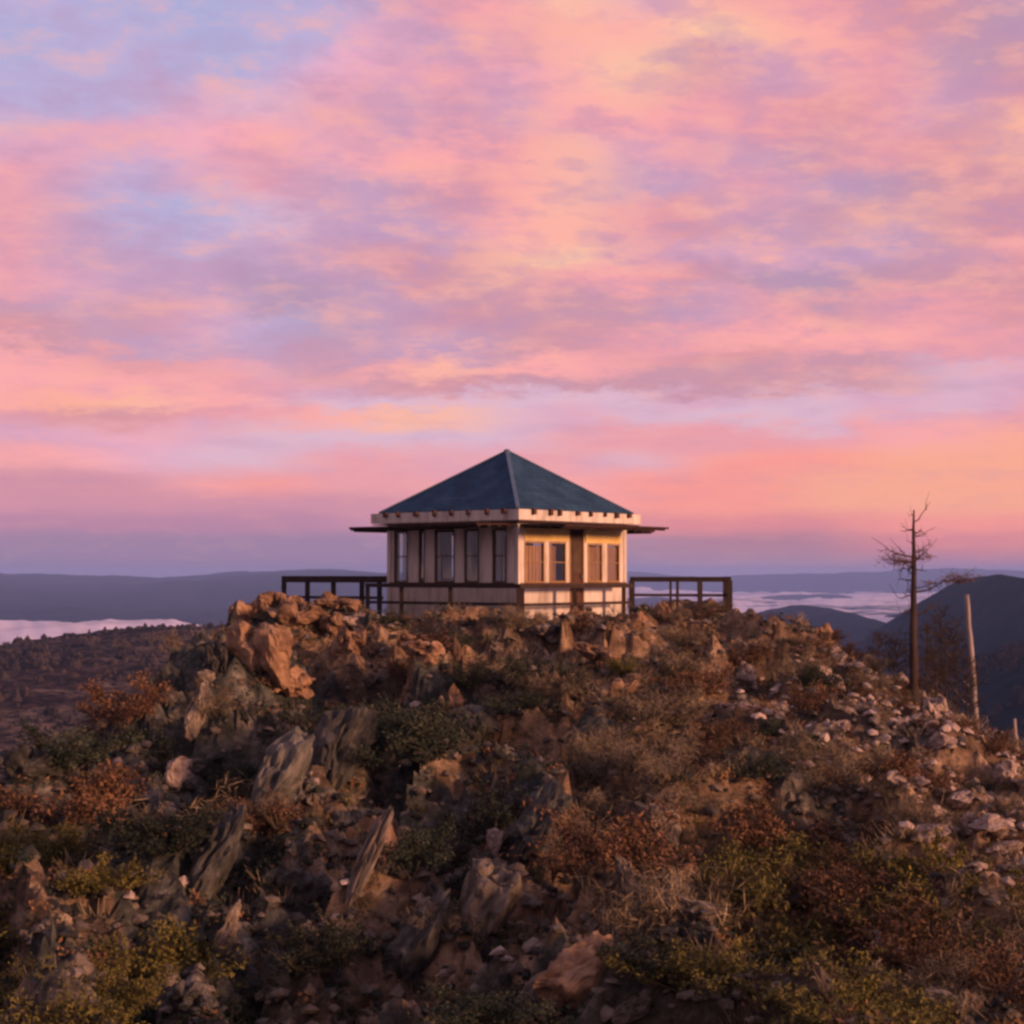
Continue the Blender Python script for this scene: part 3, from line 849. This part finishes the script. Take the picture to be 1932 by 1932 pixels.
# (u, v of the centre, width, height in the picture, material, tilt, craggy, label, short name others are described by)
KEY = [
 (500, 1225, 130, 120, M_rockB, 0, 1, 'largest ochre outcrop on the left shoulder of the summit', 'the largest ochre outcrop'),
 (565, 1160, 110, 56, M_rockB, .1, 1, 'broad reddish slab just below the left railing', 'the reddish slab below the left railing'),
 (470, 1160, 80, 50, M_rockB, -.1, 1, 'ochre block capping the left edge of the summit', None),
 (545, 1290, 80, 50, M_rockB, .1, 1, 'tan block below the largest ochre outcrop', None),
 (662, 1180, 66, 34, M_rockD, .2, 0, 'pale pink rock in front of the left end of the cabin', 'the pale pink rock near the cabin'),
 (640, 1140, 80, 26, M_rockB, 0, 1, 'low orange rock under the left railing', None),
 (437, 1175, 24, 90, M_rockC, .06, 0, 'narrow black slab standing in for cliff shadow at the left lip of the summit', None),  # black slab added where the cliff edge is only in shadow
 (372, 1375, 44, 90, M_rockA, .1, 0, 'tall brown upright rock on the left edge of the hill', 'the tall upright rock on the left edge'),
 (318, 1300, 80, 90, M_rockC, -.1, 1, 'dark craggy rock on the left skyline below the ochre outcrop', None),
 (343, 1445, 74, 74, M_rockD, .1, 0, 'pale pinkish squarish boulder among dark brush on the left slope', 'the pale squarish boulder'),
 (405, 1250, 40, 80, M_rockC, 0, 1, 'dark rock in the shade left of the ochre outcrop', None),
 (60, 1430, 110, 80, M_rockC, .2, 1, 'dark rock at the lower left skyline', 'the dark rock at the left skyline'),
 (190, 1375, 110, 50, M_rockA, .2, 1, 'grey brown ledge on the left skyline', 'the grey ledge on the left skyline'),
 (1404, 1275, 50, 46, M_rockD, .2, 0, 'bright peach coloured rock high on the right slope', 'the bright peach rock'),
 (318, 1540, 30, 30, M_rockD, .3, 0, 'small pale pointed rock on the shaded left slope', 'the small pale pointed rock'),
 (262, 1583, 20, 26, M_rockD, .1, 0, 'tiny whitish stone on the shaded left slope', None),
 (733, 1612, 56, 110, M_rockB, -.25, 0, 'rust orange leaning rock beside the long grey slab', 'the rust leaning rock'),
 (690, 1640, 36, 230, M_rockA, .42, 0, 'long thin grey green slab leaning right in the centre foreground', 'the long leaning slab'),
 (868, 1590, 90, 100, M_rockA, .2, 1, 'pinkish grey broken rock in the centre foreground', 'the pinkish broken rock'),
 (936, 1592, 34, 56, M_rockD, 0, 0, 'pale upright stone in the centre foreground', None),
 (1098, 1835, 150, 160, M_rockB, .35, 0, 'big orange boulder near the bottom edge', 'the big orange boulder'),
 (1015, 1905, 80, 60, M_rockA, .3, 0, 'brown rock at the left foot of the big orange boulder', None),
 (1300, 1712, 130, 50, M_rockA, .15, 0, 'flat pale brown rock right of the dark hollow', 'the flat pale brown rock'),
 (1308, 1640, 60, 44, M_rockB, .3, 0, 'small orange rock above the flat pale brown rock', None),
 (1365, 1665, 36, 16, M_rockD, 0, 0, 'small white stone beside the small orange rock', None),
 (1180, 1690, 50, 70, M_rockA, -.3, 0, 'tan wedge rock left of the flat pale brown rock', None),
 (1690, 1472, 50, 30, M_rockD, .2, 0, 'peach rock on the lower right slope', 'the lower peach rock'),
 (1750, 1590, 90, 26, M_rockD, -.35, 0, 'long pale rock low on the right slope', 'the long pale rock'),
 (1868, 1560, 80, 24, M_rockD, -.1, 0, 'whitish flat rock by the right edge', 'the whitish flat rock'),
 (1905, 1598, 60, 20, M_rockD, -.2, 0, 'flat pink rock under the whitish one by the right edge', None),
 (1815, 1512, 50, 26, M_rockD, -.2, 0, 'pale rock just above the right edge slabs', None),
 (1108, 1560, 26, 100, M_rockB, -.7, 0, 'thin tan slab leaning left in the centre of the slope', 'the thin tan leaning slab'),
 (1470, 1870, 60, 50, M_rockA, .1, 0, 'pinkish grey rock at the bottom right of centre', 'the grey rock at the bottom'),
 (850, 1330, 50, 70, M_rockB, 0, 1, 'ochre rock half hidden in rust brush below the cabin', 'the ochre rock below the cabin'),
 (800, 1225, 80, 36, M_rockB, .1, 1, 'orange rock below the cabin railing', None),
 (1130, 1250, 90, 36, M_rockB, .2, 1, 'tan orange ledge below the lit cabin wall', 'the tan ledge below the lit wall'),
 (1175, 1290, 100, 46, M_rockB, -.2, 1, 'ochre ledge on the centre right of the slope', None),
 (1040, 1195, 90, 26, M_rockA, 0, 1, 'brown rock at the foot of the thick corner post', 'the thick corner post'),
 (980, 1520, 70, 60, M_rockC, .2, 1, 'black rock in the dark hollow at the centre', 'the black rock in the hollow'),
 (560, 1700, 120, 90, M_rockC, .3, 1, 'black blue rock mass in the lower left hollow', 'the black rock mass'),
 (1290, 1790, 110, 50, M_rockC, .1, 1, 'dark bluish rock under the flat pale brown rock', None),
 (1900, 1890, 60, 50, M_rockC, .1, 1, 'dark grey rock in the bottom right corner', 'the rock in the bottom right corner'),
 (430, 1760, 34, 90, M_rockA, .3, 0, 'narrow pink grey slab near the bottom left brush', 'the narrow pink grey slab'),
 (1790, 1905, 80, 34, M_rockA, .2, 0, 'pale grey rock along the bottom edge at the right', None),
 (520, 1500, 90, 200, M_rockE, .45, 0, 'large grey slanted slab in the upper left of the shaded slope', 'the large grey slanted slab'),
 (640, 1410, 80, 170, M_rockE, .5, 0, 'grey slanted slab below the ochre outcrop', None),
 (1000, 1590, 100, 210, M_rockC, .35, 0, 'tall black slanted slab beside the dark hollow', None),
 (925, 1720, 110, 190, M_rockA, .3, 0, 'broad brown slanted slab above the big orange boulder', 'the broad brown slanted slab'),
 (790, 1770, 90, 200, M_rockE, .4, 0, 'grey slanted slab right of the long thin slab', None),
 (400, 1620, 90, 180, M_rockC, .4, 0, 'black slanted slab among shrubs on the lower left slope', None),
 (1240, 1580, 90, 130, M_rockA, -.4, 0, 'brown slab leaning left at the centre right of the slope', None),
 (1190, 1900, 80, 40, M_rockA, -.4, 0, 'purple grey rock at the right foot of the big orange boulder', None),
]
taken, MARKS = [], []
for i, (u, v, w_, h_, m, tilt, craggy, lab, short) in enumerate(KEY):
    p = hit(u, v + h_ * .32)
    if p is None:
        p = at(u, v + h_ * .3, 36.0 if v < 1250 else 28.0); p.z = ground(p.x, p.y)
    s = p.y / FPX
    place_rock(p, w_ / 2 * s, max(w_, min(h_, w_ * 2)) / 2 * s * .8, h_ / 2 * s * 1.05, m, lab, rot=(0, tilt, (i * 1.7) % .9 - .4), sink=.3, seed=(50 + (i % 5) * 10) if craggy else i % 14)
    taken.append((p.x, p.y, w_ * s))
    if short: MARKS.append((u, v, short))
MARKS += [(1722, 1240, 'the tall dead conifer'), (1845, 1380, 'the bleached snag'), (1320, 1165, 'the right hand railing'), (800, 1175, 'the cabin front railing')]

def to_px(p):
    return 966 + p[0] / p[1] * FPX, 1082 - p[2] / p[1] * FPX
def region(u, v):
    """what the photo shows at this place on the slope"""
    if v < 1235: return 'crest'
    if u > 1330 and v < 1330 + (u - 1330) * .62: return 'scree'
    if u > 1230: return 'right'
    if u < 1000 and v > 1330: return 'shade'  # shaded flank: its shade is put into darker rock and shrub colours
    return 'centre'
ORD = ['', 'second ', 'third ', 'fourth ', 'fifth ', 'sixth ', 'seventh ', 'eighth ', 'ninth ', 'tenth ']
def name_them(items):
    """items: (object, u, v, words) - describe each by its nearest landmark"""
    groups = {}
    for (o, u, v, words) in items:
        mu, mv, nm = min(MARKS, key=lambda q: math.hypot(q[0] - u, (q[1] - v) * 1.3))
        du, dv = u - mu, v - mv
        where = ('right of' if du > 0 else 'left of') if abs(du) > abs(dv) * 1.2 else ('below' if dv > 0 else 'above')
        groups.setdefault((words, where, nm), []).append((math.hypot(du, dv), o))
    for (words, where, nm), L in groups.items():
        L.sort(key=lambda q: q[0])
        for k, (_, o) in enumerate(L):
            pre = ORD[min(k, 9)]
            o['label'] = ((pre + 'nearest ') if len(L) > 1 else '') + words + ' ' + where + ' ' + nm
ROCK_W = {'crest': ('weathered brown rock', M_rockB, 'brown rocks on the summit rim'),
 'scree': ('pale pinkish rock', M_rockD, 'pale rocks in the loose stones of the right slope'),
 'right': ('tan rock', M_rockA, 'tan rocks in the brush of the lower right slope'),
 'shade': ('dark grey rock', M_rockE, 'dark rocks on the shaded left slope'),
 'centre': ('grey brown rock', M_rockA, 'brown rocks on the middle of the slope')}
def off_limits(x, y, u, v):
    if x < -7.8 or (abs(x) < 4.0 and y > 35.2): return True
    return not (-20 < u < 1950 and v < 1965)
cnt = 0; tries = 0; items = []
while cnt < 255 and tries < 9000:
    tries += 1
    y = 12 + 28 * rnd.random() ** .8; x = rnd.uniform(-1, 1) * (y * .335 + .3)
    z = ground(x, y); u, v = to_px((x, y, z))
    if off_limits(x, y, u, v): continue
    reg = region(u, v)
    if noise.noise(Vector((x * .55, y * .4, 3.3))) < .05 and reg != 'scree' and rnd.random() < .6: continue
    if reg == 'right' and rnd.random() < .55: continue
    if reg == 'crest' and rnd.random() < .5: continue
    px = rnd.choice([11, 14, 18, 24, 30, 38]) * {'crest': .8, 'scree': .85, 'shade': 1.3}.get(reg, 1.0)
    s = px / FPX * y
    big = 'large ' if px > 30 else ('small ' if px < 14 else '')
    o = place_rock((x, y, z), s * rnd.uniform(.6, 1.2), s * rnd.uniform(.6, 1.1), s * rnd.uniform(.5, .95), ROCK_W[reg][1], '', group=ROCK_W[reg][2],
                   sink=.3, seed=50 + 10 * rnd.randrange(5) if px > 30 else None)
    items.append((o, u, v, big + ROCK_W[reg][0]))
    cnt += 1
name_them(items)

# loose stones, far too many to count
sm = [MB() for _ in range(3)]
for _ in range(17000):
    y = 11.5 + 30 * rnd.random(); x = rnd.uniform(-1, 1) * (y * .335 + 1)
    if x < -8.5: continue
    z = ground(x, y); u, v = to_px((x, y, z)); reg = region(u, v)
    if abs(x) < 3.5 and y > 37: continue
    if reg == 'scree': k = 2 if rnd.random() < .5 else 0
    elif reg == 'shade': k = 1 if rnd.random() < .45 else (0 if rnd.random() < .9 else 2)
    else:
        k = 0 if rnd.random() < .7 else 1
        if rnd.random() < .3: continue
    b_ = sm[k]
    s = rnd.uniform(.02, .11) * (1.0 if y > 16 else .8); n0 = len(b_.v)
    rr = Matrix.Rotation(rnd.uniform(0, 6.28), 3, 'Z') @ Matrix.Rotation(rnd.uniform(-.6, .6), 3, 'X')
    for p in ico:
        q = rr @ Vector((p[0] * s * 1.2 * rnd.uniform(.6, 1.3), p[1] * s * rnd.uniform(.6, 1.3), p[2] * s * rnd.uniform(.5, 1)))
        b_.v.append(q + Vector((x, y, z + s * .3)))
    b_.f += [tuple(n0 + q for q in f) for f in icf]
for b_, m in zip(sm, (M_rockA, M_rockC, M_rockD)):
    tag(b_.build('loose_stones', m), kind='stuff')

# ------------------------------------------------------------------ shrubs
def shrub_geo(seed, leaves=1300, leaf=.045, spread=1.0, up=1.0, bare=False):
    r_ = random.Random(seed)
    st, lf = MB(), MB()
    tips = []
    nst = r_.randint(11, 17)
    for i in range(nst):
        a = r_.uniform(0, 6.28); lean = r_.uniform(.05, 1.15) ** .8
        L = r_.uniform(.5, 1.1)
        d = Vector((math.cos(a) * math.sin(lean) * spread, math.sin(a) * math.sin(lean) * spread, math.cos(lean) * up))
        p = Vector((math.cos(a) * .06, math.sin(a) * .06, -.08)); pts = [p.copy()]
        for s in range(5):
            p = p + d * L / 5 + Vector((r_.gauss(0, .03), r_.gauss(0, .03), r_.gauss(0, .02))); pts.append(p.copy())
        st.tube(pts, [.018 * (1 - q / 6.2) for q in range(6)], 4)
        for q in pts[2:]:
            for _ in range(r_.randint(3, 5)):
                e = q + Vector((r_.gauss(0, .16), r_.gauss(0, .16), r_.uniform(-.05, .24)))
                st.tube([q, (q + e) / 2 + Vector((0, 0, .02)), e], [.007, .005, .003], 3)
                tips.append((e, (e - q)))
    for _ in range(leaves):
        t_, dr = tips[r_.randrange(len(tips))]
        c = t_ - dr * r_.uniform(0, 1.0) + Vector((r_.gauss(0, .05), r_.gauss(0, .05), r_.gauss(0, .045)))
        ax = (Vector((r_.gauss(0, 1), r_.gauss(0, 1), r_.gauss(.6, 1)))).normalized()
        sd_ = ax.orthogonal().normalized()
        sd_ = Matrix.Rotation(r_.uniform(0, 6.28), 3, ax) @ sd_
        l = leaf * r_.uniform(.5, 1.4); w_ = l * (.40 if not bare else .10)
        if bare: l *= 2.2
        lf.quad(c - ax * l, c + sd_ * w_, c + ax * l, c - sd_ * w_)
    return st, lf
SH = {}
for kind_ in LEAF:
    SH[kind_] = []
    for k in range(4):
        st, lf = shrub_geo(100 + k * 7 + len(kind_), leaves=4200 if kind_ != 'tan' else 2600,
                           leaf=.033 if kind_ != 'tan' else .045, spread=1.15 if kind_ != 'dark' else 1.0, up=.8 if kind_ != 'tan' else .9, bare=(kind_ == 'tan'))
        SH[kind_].append((st.mesh('stems', M_twig), lf.mesh('foliage', LEAF[kind_])))
def place_shrub(p, s, kind_, sz=1.0, group=None):
    st, lf = SH[kind_][rnd.randrange(4)]
    root = empty('shrub', p, rnd.uniform(0, 6.28))
    root.scale = (s, s, s * sz)
    tag(root, 'x', 'shrub', group)
    a = bpy.data.objects.new('stems', st); C.objects.link(a); a.parent = root
    b_ = bpy.data.objects.new('foliage', lf); C.objects.link(b_); b_.parent = root
    return root
SH_W = {'rust': 'rust red shrub', 'dark': 'blackish green shrub', 'olive': 'yellow olive shrub', 'tan': 'dry tan brush'}
cnt = 0; tries = 0; items = []; put = []
while cnt < 262 and tries < 20000:
    tries += 1
    y = 12.3 + 30 * rnd.random() ** .85; x = rnd.uniform(-1, 1) * (y * .335 + .5)
    z = ground(x, y); u, v = to_px((x, y, z))
    if off_limits(x, y, u, v): continue
    if 590 < u < 770 and 1480 < v < 1760: continue
    if 990 < u < 1180 and 1800 < v < 1960: continue
    if any(math.hypot(x - a, y + .5 - b_) < .3 + c_ * .35 for a, b_, c_ in taken if c_ > .4): continue
    if rnd.random() < rockness(x, y) * .55 * (1.5 if noise.noise(Vector((x * .55, y * .4, 3.3))) > .1 else .6): continue
    if any((x - a) ** 2 + (y - b_) ** 2 < .36 * (y / 24) for a, b_ in put): continue
    reg = region(u, v)
    if reg == 'scree':
        if rnd.random() < .35: continue
        kind_ = rnd.choices(['rust', 'dark', 'tan'], [5, 1.2, 2])[0]
    elif reg == 'crest': kind_ = rnd.choices(['rust', 'dark', 'tan'], [5, 1.5, 3])[0]
    elif reg == 'right':
        kind_ = rnd.choices(['rust', 'olive', 'tan', 'dark'], [3.2, 6, 2.5, 1.0] if v > 1560 else [4, 1.4, 6, 1.0])[0]
    elif reg == 'shade':
        kind_ = 'olive' if (v > 1620 and u < 460 and rnd.random() < .85) else rnd.choices(['dark', 'rust', 'tan'], [7, .9, 1.8])[0]  # mostly dark leaves here, painting in the shade of the flank
    else: kind_ = rnd.choices(['rust', 'dark', 'tan', 'olive'], [5, 2.4, 4, .6])[0]
    s = rnd.uniform(.55, 1.15) * (.62 if reg in ('crest', 'scree') else 1.0) * (.8 if y < 16 else 1)
    if y > 34: s *= .7
    big = 'low ' if s < .5 else ('large ' if s > .95 else '')
    o = place_shrub((x, y, z - .03), s, kind_, sz=rnd.uniform(.65, 1.1), group={'rust': 'rust red shrubs', 'dark': 'blackish green shrubs', 'olive': 'yellow olive shrubs', 'tan': 'dry tan brush tufts'}[kind_] + ' on the hillside')
    items.append((o, u, v, big + SH_W[kind_])); put.append((x, y))
    cnt += 1
name_them(items)
sh_ = place_shrub(at(1224, 1168, 38.5), .62, 'tan', 1.0)
sh_.location.z = ground(sh_.location.x, sh_.location.y) - .03; sh_['label'] = 'pale dry bush against the right corner of the cabin'
# low ground cover: dry stalks, small leafy tufts
for kind_, n_ in (('tan', 4200), ('dark', 4200), ('rust', 3600), ('olive', 1300)):
    b_ = MB()
    for _ in range(n_):
        y = 11.5 + 31 * rnd.random(); x = rnd.uniform(-1, 1) * (y * .335 + 1)
        if x < -9 or (abs(x) < 3.3 and y > 37.5): continue
        if noise.noise(Vector((x * .8, y * .8, len(kind_) * 3.1))) < -.12: continue
        if noise.noise(Vector((x * .55, y * .4, 3.3))) > .2 and rnd.random() < .6: continue
        z = ground(x, y); u, v = to_px((x, y, z)); reg = region(u, v)
        if kind_ == 'rust' and reg == 'shade' and rnd.random() < .6: continue
        if kind_ == 'dark' and reg in ('right', 'scree') and rnd.random() < .7: continue
        if kind_ == 'olive' and reg not in ('right', 'shade'): continue
        R_ = rnd.uniform(.08, .30)
        for _ in range(26):
            a = rnd.uniform(0, 6.28); rr = R_ * rnd.random() ** .6
            p = Vector((x + math.cos(a) * rr, y + math.sin(a) * rr, z + (rnd.uniform(-.02, .20) * (1 - rr / .4) if kind_ != 'tan' else -.02)))
            if kind_ == 'tan':
                l = rnd.uniform(.08, .26); w_ = .006
                dr = Vector((math.cos(a) * .7 + rnd.gauss(0, .3), math.sin(a) * .7 + rnd.gauss(0, .3), 1)).normalized()
                sd_ = Vector((rnd.gauss(0, 1), rnd.gauss(0, 1), 0)).normalized() * w_
                b_.quad(p - sd_, p + sd_, p + dr * l + sd_ * .4, p + dr * l - sd_ * .4)
            else:
                ax = Vector((rnd.gauss(0, 1), rnd.gauss(0, 1), rnd.gauss(.3, .8))).normalized() * rnd.uniform(.016, .04)
                sd_ = ax.orthogonal() * .42
                b_.quad(p - ax, p + sd_, p + ax, p - sd_)
    tag(b_.build('ground_cover', LEAF[kind_]), kind='stuff')

# ------------------------------------------------------------------ dead trees on the right
def snag(name, base, top, r0, r1, material, branches, label, twig=True, seed=1, bend=.03):
    r_ = random.Random(seed)
    base = Vector(base); base.z = min(base.z, ground(base.x, base.y) - .05)
    root = empty(name, base)
    tag(root, label, 'dead tree')
    b0, t0 = Vector((0, 0, -.3)), Vector(top) - Vector(base)
    pts, rs_ = [], []
    for i in range(12):
        k = i / 11
        pts.append(b0.lerp(t0, k) + Vector((r_.gauss(0, bend), r_.gauss(0, bend), 0)) * (0 if i in (0,) else 1)); rs_.append(r0 * (1 - k) ** .8 + r1)
    MB().tube(pts, rs_, 8).build('trunk', material, root, smooth=True)
    for (k, dxx, dzz, rb, ntw) in branches:
        s = b0.lerp(t0, k)
        dyy = r_.uniform(-.5, .5) * abs(dxx)
        e = s + Vector((dxx, dyy, dzz))
        q = MB()
        pp = [s, s.lerp(e, .35) + Vector((0, 0, r_.uniform(-.06, .04))), s.lerp(e, .7) + Vector((0, 0, r_.uniform(-.06, .06))), e]
        q.tube(pp, [rb, rb * .8, rb * .55, rb * .25], 5)
        for _ in range(ntw):
            t1 = r_.uniform(.3, 1)
            a = s.lerp(e, t1)
            f = a + Vector((dxx * r_.uniform(-.1, .45), r_.gauss(0, .15), r_.gauss(.05, .16)))
            q.tube([a, (a + f) / 2 + Vector((r_.gauss(0, .02), 0, r_.gauss(0, .02))), f], [rb * .4, rb * .3, rb * .15], 4)
        q.build('branch', material, root)
    return root
# main dead tree
TD = 33.0
tb_ = at(1722, 1272, TD); tb_.z = min(tb_.z, ground(tb_.x, tb_.y) - .05); tt = at(1724, 962, TD)
hgt = tt.z - tb_.z
def K(v): return (at(0, v, TD).z - tb_.z + .3) / (hgt + .3)
m_px = TD / FPX
br = [(K(985), 28 * m_px, 26 * m_px, .016, 3), (K(975), -12 * m_px, 8 * m_px, .010, 1), (K(1000), -22 * m_px, 8 * m_px, .012, 2),
      (K(1008), 22 * m_px, -2 * m_px, .012, 2), (K(1030), -14 * m_px, 10 * m_px, .010, 1), (K(1045), 45 * m_px, 22 * m_px, .014, 4),
      (K(1052), -55 * m_px, 18 * m_px, .020, 8), (K(1060), -45 * m_px, 2 * m_px, .024, 10), (K(1056), 26 * m_px, 16 * m_px, .02, 7),
      (K(1068), -28 * m_px, -8 * m_px, .018, 6), (K(1040), 30 * m_px, 12 * m_px, .015, 4), (K(1118), 92 * m_px, 26 * m_px, .022, 10), (K(1110), 44 * m_px, 6 * m_px, .016, 4),
      (K(1072), 24 * m_px, -6 * m_px, .015, 4), (K(1150), -26 * m_px, -10 * m_px, .014, 3), (K(1165), 60 * m_px, 30 * m_px, .015, 6), (K(1190), 70 * m_px, 20 * m_px, .014, 6),
      (K(1200), -40 * m_px, 10 * m_px, .014, 5), (K(1015), 40 * m_px, 20 * m_px, .008, 3)]
rb_ = random.Random(77)
for q_ in range(22):
    kk = rb_.uniform(.18, .93); sg = rb_.choice((-1, 1)); ln = rb_.uniform(16, 52) * (1.15 - kk * .7)
    br.append((kk, sg * ln * m_px, rb_.uniform(-.2, .6) * ln * m_px, rb_.uniform(.012, .022), rb_.randint(2, 5)))
tree = snag('dead_tree', tb_, tt, .10, .016, M_bark, br, 'tall dark dead conifer with sparse broken branches on the right skyline', seed=4, bend=.008)
# remaining dry needles hang in clumps at the branch ends
r_ = random.Random(8); q = MB()
for (u, v, n_, s_) in ((1812, 1090, 260, .12), (1795, 1096, 120, .10), (1690, 1058, 180, .12), (1708, 1062, 120, .09), (1738, 1052, 110, .09), (1686, 1045, 60, .1), (1752, 1100, 60, .07)):
    c = at(u, v, TD) - tb_
    for _ in range(n_):
        p = c + Vector((r_.gauss(0, s_ * 1.5), r_.gauss(0, s_), r_.gauss(0, s_ * .45)))
        ax = Vector((r_.gauss(0, 1), r_.gauss(0, 1), r_.gauss(0, .5))).normalized() * .05; sd_ = ax.orthogonal().normalized() * .008
        q.quad(p - ax, p + sd_, p + ax, p - sd_)
q.build('needles', LEAF['rust'], tree)
# pale leaning snag, and a shorter one by the right edge
p0, p1 = at(1846, 1395, 34), at(1825, 1122, 34)
snag('snag', p0, p1, .02, .052, M_palebark, [(.2, .25, .2, .02, 2), (.45, -.2, .12, .015, 2), (.3, -.3, .3, .015, 3)],
     'bare bleached broken trunk leaning beside the taller dead conifer', seed=9, bend=.008)
p0, p1 = at(1920, 1430, 34), at(1914, 1356, 34)
snag('snag', p0, p1, .05, .03, M_palebark, [(.6, .1, .1, .01, 1)], 'short pale broken stump at the right edge of the picture', seed=10, bend=.01)

# bare thin saplings between the two dead trees
def sapling(u, v0, v1, d, seed, label):
    r_ = random.Random(seed)
    base = at(u, v0, d); base.z = ground(base.x, base.y); H = at(u, v1, d).z - base.z
    root = empty('bare_sapling', base)
    tag(root, label, 'sapling', 'leafless saplings around the dead trees')
    q = MB(); q.tube([(0, 0, -.2), (r_.gauss(0, .04), 0, H * .5), (r_.gauss(0, .08), 0, H)], [.025, .018, .006], 5)
    q.build('trunk', M_twig, root)
    q = MB()
    for _ in range(70):
        z = H * r_.uniform(.2, 1); a = r_.uniform(0, 6.28); L = r_.uniform(.15, .5) * (1.15 - z / H)+.1
        e = Vector((math.cos(a) * L, math.sin(a) * L, z + L * .6))
        q.tube([(0, 0, z), (e + Vector((0, 0, z))) / 2, e], [.008, .006, .003], 3)
        for _ in range(4):
            s = Vector((0, 0, z)).lerp(e, r_.uniform(.4, 1)); f = s + Vector((r_.gauss(0, .12), r_.gauss(0, .12), r_.uniform(0, .18)))
            q.tube([s, f], [.005, .003], 3)
    q.build('crown', M_twig, root)
SAP = [(1752, 1330, 1180, 34, 'leftmost thin leafless sapling just right of the tall dead conifer'),
 (1765, 1320, 1215, 32, 'short bushy leafless sapling in front, second right of the tall dead conifer'),
 (1775, 1340, 1150, 35, 'tallest thin leafless sapling between the dead conifer and the bleached snag'),
 (1790, 1350, 1190, 33, 'leafless sapling midway between the dead conifer and the bleached snag'),
 (1808, 1370, 1170, 35, 'thin leafless sapling just left of the bleached snag'),
 (1830, 1390, 1240, 33, 'short leafless sapling against the foot of the bleached snag'),
 (1690, 1290, 1215, 36, 'short leafless sapling just left of the tall dead conifer'),
 (1660, 1270, 1200, 37, 'leftmost short leafless sapling on the right skyline')]
for i, (u, v0, v1, d, lab) in enumerate(SAP):
    sapling(u, v0 + 15, v1, d, 30 + i, lab)
